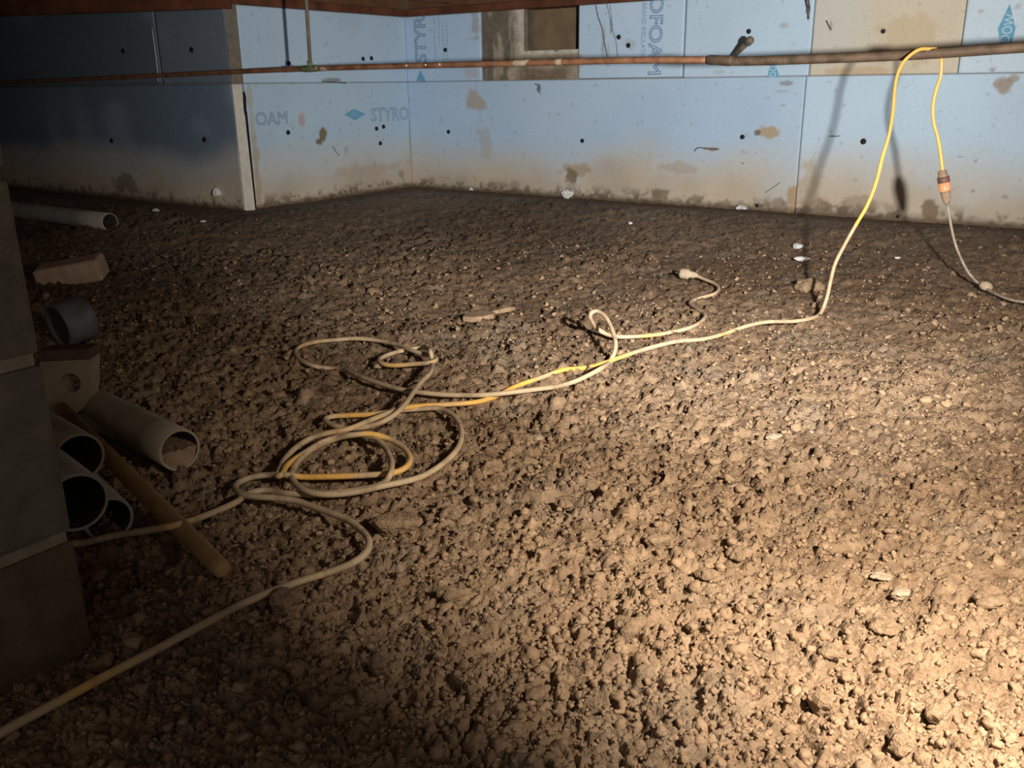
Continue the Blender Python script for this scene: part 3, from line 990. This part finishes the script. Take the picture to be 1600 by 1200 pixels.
def slab_with_hole():
    pb = pt(106, 690, 0.0)
    base = np.array([pb[0], pb[1] + .02, .0])
    c = onplane(106, 600, base, np.array([0, -1.0, 0]))
    wl = lambda x, y: onplane(x, y, base, np.array([0, -1.0, 0]))
    outl = [(62, 563), (143, 559), (143, 606), (140, 622), (131, 637), (116, 648), (98, 652), (80, 648), (66, 640)]
    hole_c = wl(111, 598); hr = .0165 * S
    bm = bmesh.new()
    vs_ = [bm.verts.new(Vector(wl(*q) - base)) for q in outl]
    n_h = 16
    hv = [bm.verts.new(Vector(hole_c - base) + Vector((hr * math.cos(2 * math.pi * k / n_h), 0, hr * math.sin(2 * math.pi * k / n_h)))) for k in range(n_h)]
    es = [bm.edges.new((vs_[i], vs_[(i + 1) % len(vs_)])) for i in range(len(vs_))] + [bm.edges.new((hv[i], hv[(i + 1) % n_h])) for i in range(n_h)]
    bmesh.ops.triangle_fill(bm, use_beauty=True, use_dissolve=False, edges=es)
    bmesh.ops.recalc_face_normals(bm, faces=bm.faces)
    r = bmesh.ops.extrude_face_region(bm, geom=bm.faces[:])
    for v in r['geom']:
        if isinstance(v, bmesh.types.BMVert):
            v.co += Vector((0, .035, 0))
    bmesh.ops.recalc_face_normals(bm, faces=bm.faces)
    me = bpy.data.meshes.new('mesh'); bm.to_mesh(me); bm.free()
    o = empty('holed_slab', base, 'tan slab with a round hole and a rounded corner, propped up behind the pier', 'slab')
    link('plate', me, o, ['slab'])
    a, b2 = wl(62, 562) - base, wl(143, 558) - base
    v = [a + [0, -.002, -.004], b2 + [0, -.002, -.004], b2 + [0, .04, -.004], a + [0, .04, -.004], a + [0, .0, .016], b2 + [0, .0, .016], b2 + [0, .04, .016], a + [0, .04, .016]]
    link('top_flange', bevel(mesh_from(v, box_faces()), .002), o, ['slab_dark'])


slab_with_hole()

# grey coupling lying on its side, mouth to the left
cc = pt(90, 510, .055)
axd = np.array([.62, .77, .14]); axd /= np.linalg.norm(axd)
o = empty('pipe_coupling', cc, 'short wide grey pipe collar tipped over above the tan slab', 'collar')
a, b2 = hollow(cc, cc + axd * .075, .056, .006, cc)
link('shell', a, o, ['grey_plastic'])
link('bore', b2, o, ['pvc_inside'])

# half buried brick
bc = pt(112, 425, .035)
bl_, bw, bh = .21, .095, .075
v = np.array([(-bl_ / 2, -bw / 2, -bh / 2), (bl_ / 2, -bw / 2, -bh / 2), (bl_ / 2, bw / 2, -bh / 2), (-bl_ / 2, bw / 2, -bh / 2),
              (-bl_ / 2, -bw / 2, bh / 2), (bl_ / 2, -bw / 2, bh / 2), (bl_ / 2, bw / 2, bh / 2), (-bl_ / 2, bw / 2, bh / 2)])
me = bevel(mesh_from(v, box_faces()), .014, 3)
o = link('old_brick', me, None, ['brick'])
o.matrix_world = Matrix.Translation(Vector(bc)) @ Matrix.Rotation(math.radians(6), 4, 'Z') @ Matrix.Rotation(math.radians(-9), 4, 'Y') @ Matrix.Rotation(math.radians(8), 4, 'X')
tag(o, 'pale worn brick with rounded corners sunk in the dark soil left of centre', 'brick')

# ---------------------------------------------------------------- cords
CR = .0051
yellow = np.array([.76, .44, .11]); dusty = np.array([.50, .385, .255]); soilc = np.array([.27, .185, .115])


def gp(x, y, lift=0.0):
    """point of a cord lying on the soil as seen at pixel x, y; lift above the soil top"""
    z = .01
    for _ in range(4):
        p = gnd(x, y, z)
        z = hl(p) + .0085 + CR + lift
    return gnd(x, y, z)


def cable(pts, origin, parent, clean):
    """clean: list of (x-range test) giving share of clean yellow along the run (0..1 per control point)"""
    P = catmull(pts, .006)
    me = tube(P, CR, 10, True, origin)
    n = len(P)
    tt = np.linspace(0, len(pts) - 1, n)
    # share of clean jacket interpolated along control points by arc index
    seg = np.concatenate([[0], np.cumsum(np.linalg.norm(np.diff(P, axis=0), axis=1))])
    ctrl = [int(np.argmin(np.linalg.norm(P - np.array(q), axis=1))) for q in pts]
    cl = np.interp(seg, np.maximum.accumulate(seg[ctrl]), clean)
    nz_ = fbm(seg * 14, seg * 0, 41, 3); nz2 = fbm(seg * 60, seg * 0 + 3, 43, 3)
    k = sstep(.25, .75, cl + (nz_ - .5) * .9)[:, None]
    c = dusty * (1 - k) + yellow * k
    g = (sstep(.56, .74, nz2) * (1 - np.clip(cl, 0, 1)) * .6)[:, None]
    c = c * (1 - g) + soilc * g
    c = np.repeat(c, 10, axis=0)
    set_col(me, c)
    return link('cable', me, parent, ['cable'])


# cord with the lit connector: over the pipe, along the floor, into the coils, out behind the pier
cn_top = pp(1471, 268, -.01)
o1 = empty('extension_cord', gp(770, 620), 'yellow extension cord draped over the pipe with a lit orange connector hanging', 'cord')
og = np.array(o1.location)
pts, cl = [], []


def add(p, c=.3):
    pts.append(np.asarray(p, float)); cl.append(c)


for x, y in ((1473, 270), (1471, 250), (1466, 218), (1459, 190), (1458, 165), (1463, 140), (1470, 118), (1471, 100)):
    add(pp(x, y, .012 if y < 130 else .0), .75)
add(pp(1470, 86, .0215), .8); add(pp(1464, 77.5, .012), .9); add(pp(1452, 76.5, -.004), .9)
gpt = gp(1283, 489)
perp0 = 2.78 * S + .016 - .0; perp1 = -(gpt @ NB)
hang = [(1438, 77), (1425, 84), (1411, 98), (1402, 118), (1398, 140), (1396, 165), (1393, 190), (1388, 215), (1379, 245), (1369, 285), (1355, 321), (1337, 352), (1319, 384), (1305, 412), (1298, 438), (1292, 465)]
for i, (x, y) in enumerate(hang):
    t = (i + 1) / (len(hang) + 1)
    perp = (2.78 * S - .018) * (1 - t ** 1.25) + perp1 * t ** 1.25
    add(onplane(x, y, -NB * perp, NB), .85 if y < 330 else .45)
for x, y, l, c in ((1283, 488, .0, .1), (1265, 498, 0, .1), (1240, 502, 0, .05), (1200, 503, .0, .0), (1165, 510, -.001, .1), (1130, 522, -.010, .3), (1098, 530, -.008, .3), (1055, 534, .0, .15),
                   (1010, 545, .002, .2), (970, 558, .002, .5), (945, 567, .002, .7), (920, 574, -.010, .9), (880, 578, -.001, .7), (845, 590, -.003, .5), (805, 604, -.008, .9),
                   (775, 619, -.004, .9), (745, 628, .0, .8), (700, 632, .002, .7), (660, 634, .004, .7), (630, 638, .010, .4), (605, 646, .016, .3), (575, 658, .020, .1), (545, 670, .020, .2),
                   (515, 676, .014, .3), (487, 684, .006, .1), (464, 698, .002, .0), (446, 716, .0, .0), (437, 733, .002, .0), (434, 744, .003, .2), (440, 742, .006, .7), (446, 730, .006, .95), (457, 720, .004, .5), (478, 706, .002, .0),
                   (505, 690, .004, .0), (535, 681, .010, .1), (562, 679, .012, .1), (583, 683, .008, .3), (600, 697, .004, .3), (609, 713, .004, .3), (612, 728, .010, .35), (609, 743, .010, .3), (601, 754, -.001, .3),
                   (580, 762, -.008, 0), (545, 768, -.008, 0), (500, 772, -.008, 0), (450, 771, -.008, .0), (410, 766, -.008, .0), (385, 773, -.004, .2), (370, 784, .0, .3), (345, 796, .0, .35), (300, 813, .004, .3), (268, 822, .024, .4), (235, 828, .014, .3), (180, 837, .002, .2), (124, 849, .0, .2), (60, 846, .0, .2)):
    add(gp(x, y, l), c)
cable(pts, og, o1, cl)
# connector, a lathe hanging straight down
ca, cb = pp(1472, 266), pp(1480, 319)
axc = (cb - ca)
prof = [(0, .0075), (.02, .0125), (.17, .0135), (.19, .017), (.36, .0175), (.37, .0165), (.58, .0165), (.62, .0155), (.80, .0125), (.97, .0085), (1.0, .006)]
seg_parts = (('connector', 0, 3, 'connector_body'), ('collar', 3, 5, 'connector_band'), ('indicator_light', 5, 7, 'glow'), ('plug_boot', 7, 11, 'connector_body'))
conn = None
for nm, i0, i1, mt_ in seg_parts[:3]:
    pr = prof[i0:i1 + 1]
    me = tube(np.array([ca + axc * t for t, _ in pr]), [r for _, r in pr], 14, True, og)
    ob = link(nm, me, conn if conn is not None else o1, [mt_])
    if conn is None:
        conn = ob
    if nm == 'indicator_light':
        ob['label'] = 'glowing orange end of the connector'
# the lamp's grey cord plugged into it
p_l = ca + axc * .60
o3 = empty('lamp_cord', gp(1560, 458), 'grey cord plugged into the lit connector and trailing right along the floor', 'cord')
og3 = np.array(o3.location)
pr = prof[7:]
link('plug_boot', tube(np.array([ca + axc * t for t, _ in pr]), [r for _, r in pr], 14, True, og3), o3, ['connector_body'])
gpts = [cb - axc * .02, pp(1483, 335), pp(1487, 358), pp(1493, 382), pp(1503, 407), pp(1514, 427), gp(1527, 441, .012), gp(1540, 450, .006), gp(1556, 459, .002), gp(1578, 468, -.001), gp(1600, 472, .0), gp(1680, 480, .0), gp(1800, 478, 0), gp(1960, 500, 0), gp(2150, 560, 0)]
link('cable', tube(catmull(gpts, .01), .0042, 8, True, og3), o3, ['grey_cord'])
kc = gp(1541, 449, .008)
link('knot', tube(np.array([kc + BD * t + np.array([0, 0, q]) for t, q in ((-.020, .004), (-.013, .005), (-.002, .004), (.010, .001), (.017, -.002))]), [.004, .0125, .015, .012, .004], 10, True, og3), o3, ['plug'])

# second cord: loose plug, standing loop, coils, out past the foot of the pier
o2 = empty('extension_cord', gp(600, 765), 'dusty yellow extension cord with a standing loop and a loose plug lying on soil', 'cord')
og2 = np.array(o2.location)
pts, cl = [], []
apex = np.array([.190, 1.981, .079]) * S
for x, y, l, c in ((1086, 430, .006, 0), (1100, 436, .002, 0), (1116, 443, .0, 0), (1123, 451, -.002, 0), (1116, 459, -.003, 0), (1100, 464, -.007, .1), (1086, 468, -.010, 0), (1078, 473, -.008, 0), (1088, 482, -.006, 0), (1101, 491, -.004, .1), (1098, 500, -.002, .1),
                   (1080, 511, .0, .2), (1060, 517, -.003, .2), (1025, 523, -.004, .4), (990, 526, -.003, .2), (965, 526, .0, .1), (945, 521, .004, .0)):
    add(gp(x, y, l), c)
for x, y, dep in ((932, 512, .030), (925, 502, .052), (922, 494, .068), (925, 488, .078), (932, 486, .080), (942, 491, .076), (951, 503, .066), (958, 520, .053), (962, 537, .040), (960, 551, .028), (952, 565, .016)):
    z = dep * S
    add(gnd(x, y, z), .0)
for x, y, l, c in ((938, 576, .012, .0), (918, 587, .004, .0), (895, 597, -.001, .1), (870, 604, -.003, 0), (840, 608, .004, 0), (800, 613, .009, .0), (760, 617, .006, .0), (700, 617, .002, .0), (655, 613, .002, .0), (625, 608, .0, .0), (590, 598, .0, .0), (562, 588, .0, .0),
                   (548, 582, -.003, .0), (530, 577, -.016, .0), (510, 575, -.016, .0), (495, 573, -.004, .0), (480, 568, .0, .0), (466, 559, .0, .1), (462, 549, .0, .3), (472, 540, .0, .5), (495, 534, .0, .5), (525, 531, .0, .3), (555, 529, .0, .3), (590, 532, .0, .3), (618, 538, .004, .0), (642, 547, .010, .0), (660, 553, .010, .0),
                   (674, 556, .012, .1), (682, 561, .014, .2), (674, 566, .016, .3), (645, 569, .006, .4), (615, 571, .0, .4), (600, 569, .0, .3), (592, 563, .0, .2), (600, 557, .0, .4), (620, 550, .0, .1), (640, 546, .001, .0), (657, 543.5, .004, .0), (667, 544, .018, .0), (673, 551, .026, .0), (675, 562, .012, .0),
                   (675, 574, .016, .0), (671, 584, .020, .0), (658, 597, .020, .0), (646, 613, .020, .0), (634, 630, .022, .0), (620, 645, .018, .1), (600, 658, .010, .1), (580, 665, .004, .1), (555, 669, .0, .1), (530, 667, .0, .0), (513, 661, .0, .1), (508, 655, .0, .2), (518, 651, .0, .5), (545, 649, .0, .6), (572, 648, .0, .5),
                   (600, 645, .002, .3), (625, 641, .003, .1), (655, 639, .0, .0), (685, 638, .0, .0), (703, 645, .0, .0), (716, 659, .0, .0), (721, 676, .0, .1), (717, 697, .0, .2), (705, 713, -.001, .1), (690, 726, -.004, .0), (672, 738, -.005, .0), (655, 746, .0, .0), (630, 753, .005, .0), (600, 759, .008, .0), (565, 767, .003, .0),
                   (530, 772, .0, .0), (500, 772, .001, .0), (478, 767, .002, .0), (463, 757, .002, .0), (456, 745, .003, .0), (459, 731, .002, .0), (470, 716, .001, .0), (492, 699, .0, .0), (520, 687, .004, .0), (548, 680, .016, .2), (580, 678, .016, .5), (606, 685, .008, .6), (627, 697, .003, .6), (639, 711, .002, .6), (640, 722, .002, .6), (630, 733, .002, .7), (610, 740, .0, .7), (580, 742, -.001, .4), (540, 744, .0, .7), (500, 745, .0, .9), (470, 745, .0, .8),
                   (448, 742, .006, .0), (420, 742, .0, .1), (392, 746, .0, .1), (373, 754, .0, .1), (367, 763, .001, .2), (378, 772, .004, .1), (400, 776, .004, .1), (430, 778, .003, .1), (460, 782, .001, .0), (482, 789, .0, .0), (512, 800, .0, .0), (540, 811, .0, .0), (562, 826, .0, .0), (576, 844, .0, .0), (572, 863, .0, .1), (552, 879, .0, .1), (520, 892, .0, .1), (470, 908, .0, .1), (420, 926, .0, .1), (380, 943, .0, .1),
                   (330, 969, .0, .1), (250, 1012, .0, .3), (160, 1059, .0, .35), (90, 1097, .0, .3), (0, 1146, .0, .2), (-110, 1215, .0, .2)):
    add(gp(x, y, l), c)
cable(pts, og2, o2, cl)
pa = gp(1086, 430, .008); pb = gp(1064, 427, .010)
ax = pb - pa
plug = link('plug', tube(np.array([pa - ax * .2, pa + ax * .1, pa + ax * .35, pa + ax * .45, pa + ax * .95, pa + ax * 1.05]), [.006, .0105, .0115, .0165, .0175, .0145], 12, True, og2), o2, ['plug'])
for k in (-1, 1):
    s0 = pa + ax * 1.05 + np.array([0, .006 * k, .0])
    link('prong', tube(np.array([s0, s0 + ax * .35]), .0022, 6, True, og2), plug, ['pvc_inside'])

# ---------------------------------------------------------------- soil crumbs (nobody could count them) and single clods
ICO = {}


def ico(sub, seed, jitter, squash):
    bm = bmesh.new()
    bmesh.ops.create_icosphere(bm, subdivisions=sub, radius=1)
    r = random.Random(seed)
    ph = [r.uniform(0, 6) for _ in range(6)]
    for v in bm.verts:
        c = v.co.copy()
        q = .16 * math.sin(3 * c.x + ph[0]) + .14 * math.sin(4 * c.y + ph[1]) + .14 * math.sin(3.5 * c.z + ph[2]) + .10 * math.sin(7 * c.x + 5 * c.y + ph[3])
        v.co = c * (1 + q + r.uniform(-jitter, jitter))
        v.co.z *= squash
    bm.verts.ensure_lookup_table(); bm.faces.ensure_lookup_table()
    V = np.array([v.co[:] for v in bm.verts]); Fc = np.array([[v.index for v in f.verts] for f in bm.faces])
    bm.free()
    return V, Fc


def rand_rot(n):
    q = rng.normal(size=(n, 4)); q /= np.linalg.norm(q, axis=1)[:, None]
    w, x, y, z = q.T
    return np.stack([np.stack([1 - 2 * (y * y + z * z), 2 * (x * y - z * w), 2 * (x * z + y * w)], -1),
                     np.stack([2 * (x * y + z * w), 1 - 2 * (x * x + z * z), 2 * (y * z - x * w)], -1),
                     np.stack([2 * (x * z - y * w), 2 * (y * z + x * w), 1 - 2 * (x * x + y * y)], -1)], 1)


def crumbs(name, n, sub, rmed, rsig, rmax, y0, y1, sink, label):
    """one mesh of loose crumbs strewn over the soil"""
    yy = np.exp(rng.uniform(math.log(y0), math.log(y1), n))
    xx = yy * rng.uniform(-.82, .82, n)
    ok = (walldist(xx, yy) > .32 + .25 * rng.random(n)) & (fbm(xx * 5, yy * 5, 91, 2) + rng.random(n) * .5 > .55)
    # keep the pier's footprint free
    rx, ry = xx - po[0], yy - po[1]
    a = rx * AD[0] + ry * AD[1]; b_ = rx * NA[0] + ry * NA[1]
    ok &= ~((a > -.01) & (a < .41) & (b_ < .01) & (b_ > -.20))
    xx, yy = xx[ok], yy[ok]; n = len(xx)
    rad = np.minimum(np.exp(rng.normal(math.log(rmed), rsig, n)) , rmax)
    zz = hfull(xx, yy) + rad * sink
    R = rand_rot(n)
    var = [ico(sub, 100 + k, .24, .68) for k in range(5)]
    vs_, fs_, off = [], [], 0
    pick = rng.integers(0, 5, n)
    for k in range(5):
        V, Fc = var[k]
        idx = np.where(pick == k)[0]
        if not len(idx):
            continue
        W = np.einsum('nij,vj->nvi', R[idx], V) * rad[idx, None, None]
        W[..., 2] *= .85
        W += np.stack([xx[idx], yy[idx], zz[idx]], -1)[:, None, :]
        vs_.append(W.reshape(-1, 3))
        fs_.append((Fc[None] + (np.arange(len(idx)) * len(V))[:, None, None] + off).reshape(-1, 3))
        off += len(idx) * len(V)
    V = np.vstack(vs_); Fc = np.vstack(fs_)
    me = bpy.data.meshes.new('mesh')
    me.vertices.add(len(V)); me.vertices.foreach_set('co', V.reshape(-1).astype(np.float32))
    me.loops.add(len(Fc) * 3); me.loops.foreach_set('vertex_index', Fc.reshape(-1).astype(np.int32))
    me.polygons.add(len(Fc)); me.polygons.foreach_set('loop_start', np.arange(0, len(Fc) * 3, 3, dtype=np.int32))
    me.update(calc_edges=True)
    o = link(name, me, None, ['clod'], 'stuff')
    tag(o, label, 'soil')
    return o


crumbs('soil_clods', 6000, 2, .0050, .36, .0125, .52, 3.6, .05, 'loose brown clods of dug soil strewn over the whole floor')
crumbs('soil_crumbs', 36000, 1, .0027, .34, .006, .50, 4.4, .2, 'fine brown crumbs of soil scattered between the clods')

# single larger clods that stand out in the picture
CL = [ico(3, 300 + k, .075, .62) for k in range(5)]
clod_me = {}


def single(name, x, y, wpx, hpx, label, cat, mat, group=None, k=0, sink=.18, rz=0.0):
    p = gnd(x, y, .006)
    zz = hs(p)
    p = gnd(x, y, zz + .004)
    dist = np.dot(p - CAMP, fw)
    r = wpx / 2 / F * dist
    rz_h = hpx / 2 / F * dist
    key = (k, mat)
    if key not in clod_me:
        V, Fc = CL[k]
        mm = mesh_from(V, [tuple(f) for f in Fc], False); mm.materials.append(M[mat]); clod_me[key] = mm
    o = bpy.data.objects.new(name, clod_me[key]); COL.objects.link(o)
    o.location = (p[0], p[1], hl(p) + .004 + rz_h * sink)
    o.rotation_euler = (0, 0, rz)
    o.scale = (r, r * .8, max(rz_h, r * .45) * 1.3)
    tag(o, label, cat, group)
    return o


special = (
    ('soil_clod', 622, 832, 62, 42, 'wide low clod of soil just right of the lower cord bend', 'clod', 0),
    ('soil_clod', 705, 800, 34, 22, 'lumpy clod with a black gap beside it, right of the coils', 'clod', 1),
    ('soil_clod', 882, 796, 22, 18, 'small round clod with a black hollow on its left, centre of floor', 'clod', 2),
    ('soil_clod', 985, 978, 46, 34, 'chunky clod with a deep shadow slot on its left, lower middle', 'clod', 3),
    ('soil_clod', 445, 948, 62, 40, 'large smooth dark clod touching the cord at lower left', 'clod', 4),
    ('soil_clod', 1028, 852, 34, 28, 'flat tilted clod in the bright middle of the floor', 'clod', 0),
    ('soil_clod', 1148, 872, 32, 24, 'rounded clod right of the flat tilted one', 'clod', 2),
    ('soil_clod', 1300, 1032, 36, 26, 'blocky clod with a shadow slot in the bright lower right', 'clod', 3),
    ('soil_clod', 1380, 985, 44, 24, 'long pale clod lying crosswise in the bright lower right', 'clod', 1),
    ('soil_clod', 1280, 1105, 44, 32, 'big clod near the lower edge, right of middle', 'clod', 4),
    ('soil_clod', 1465, 1112, 40, 34, 'big angular clod low in the right corner region', 'clod', 0),
    ('soil_clod', 1262, 450, 44, 26, 'mounded dark clod with a hole below the hanging cord', 'clod', 1),
    ('soil_clod', 1105, 905, 30, 22, 'medium clod between the two bright rows, middle right', 'clod', 2),
    ('soil_clod', 700, 932, 34, 28, 'squarish clod below the coils in half shade', 'clod', 3),
    ('soil_clod', 590, 1040, 40, 26, 'dim clod on the edge of the dark lower left', 'clod', 4),
    ('soil_clod', 840, 1090, 38, 26, 'dim clod near the lower edge left of middle', 'clod', 0),
    ('soil_clod', 745, 1155, 44, 30, 'dark clod at the very bottom of the picture', 'clod', 1),
    ('soil_clod', 1545, 945, 40, 26, 'brightest lit clod at the right edge', 'clod', 3),
    ('soil_clod', 1405, 1170, 46, 30, 'lumpy clod at the bottom right of middle', 'clod', 2),
    ('soil_clod', 990, 695, 22, 18, 'knobbly clod standing alone above the bright floor centre', 'clod', 4),
)
for i, (nm, x, y, w_, h_, lab, cat, k) in enumerate(special):
    single(nm, x, y, w_, h_, lab, cat, 'lone_clod', None, k, rz=i * 1.3)
single('pale_stone', 1208, 691, 24, 13, 'flat pinkish pale stone alone on the brown floor', 'stone', 'pale_stone', None, 0, rz=.4)
single('pale_stone', 842, 686, 18, 10, 'small pale stone right of the coils', 'stone', 'pale_stone', None, 1)
single('pale_stone', 1147, 770, 16, 13, 'small pale upright stone in the middle of the floor', 'stone', 'pale_stone', None, 2)
single('pale_stone', 1375, 905, 30, 13, 'bright thin stone chip in the lit lower right', 'stone', 'pale_stone', None, 3, rz=.5)
single('pale_stone', 1405, 935, 34, 16, 'bright flat stone below the thin chip', 'stone', 'pale_stone', None, 4, rz=.2)
single('pale_stone', 592, 577, 16, 9, 'tiny pale stone beside the small upper cord loop', 'stone', 'pale_stone', None, 1)

# scraps of white foam
for x, y, w_, h_, lab, k, dz in ((889, 303, 15, 15, 'white foam scrap stuck to the foot of the blue wall', 0, .02), (342, 300, 10, 13, 'white scrap at the foot of the dark left wall', 1, .01),
                                 (244, 331, 13, 6, 'pale scrap lying on dark soil near the left wall', 2, 0), (318, 346, 8, 5, 'tiny pale scrap in front of the outside corner', 3, 0),
                                 (1246, 388, 18, 4, 'thin white strip of scrap below the wall seam', 4, 0), (1252, 408, 18, 4, 'second thin white scrap just below the first strip', 0, 0),
                                 (1160, 327, 18, 6, 'white scrap at the wall foot between two dark holes', 1, .01), (738, 297, 7, 6, 'white speck at the wall foot left of the foam scrap', 2, .01),
                                 (1402, 405, 8, 5, 'white speck on soil below the connector shadow', 3, 0), (985, 341, 8, 4, 'white speck on soil near the middle of the wall', 4, 0)):
    o = single('foam_scrap', x, y, w_, h_, lab, 'scrap', 'white_scrap', None, k, .3, rz=k * 1.1)
    if dz:                                            # leaning against the foot of a wall
        fr = FC if x < 360 else FB
        u, z = fr.uz(x, y)
        o.location = fr.w(u, max(z, .012), .012)

# soil-caked trowel
tb = gp(745, 494); te = gp(768, 489); th_ = gp(804, 484)
o = empty('trowel', tb, 'soil caked trowel half buried flat in the floor, middle distance', 'trowel')
dirt = (th_ - tb); dirt[2] = 0; dirt /= np.linalg.norm(dirt)
sdv = np.cross([0, 0, 1.0], dirt)
outl = [(-.045, 0), (-.03, .022), (.0, .034), (.035, .030), (.055, .008), (.055, -.008), (.035, -.030), (.0, -.034), (-.03, -.022)]
z0 = hs(tb) + .010
vv = [dirt * a + sdv * b2 + np.array([0, 0, z0 - tb[2] + .010]) for a, b2 in outl]
vv2 = [q - np.array([0, 0, .016]) for q in vv]
n = len(outl)
me = fix(mesh_from(vv + vv2, [tuple(range(n)), tuple(range(2 * n - 1, n - 1, -1))] + [(i, (i + 1) % n, n + (i + 1) % n, n + i) for i in range(n)]))
link('blade', bevel(me, .004, 2), o, ['clod'])
hh0 = tb + dirt * .05; hh0[2] = z0 + .006
hh1 = np.array(th_); hh1[2] = z0 + .008
link('handle', tube(np.linspace(hh0, hh1, 5), [.006, .007, .008, .0085, .006], 10, True, tb), o, ['clod'])
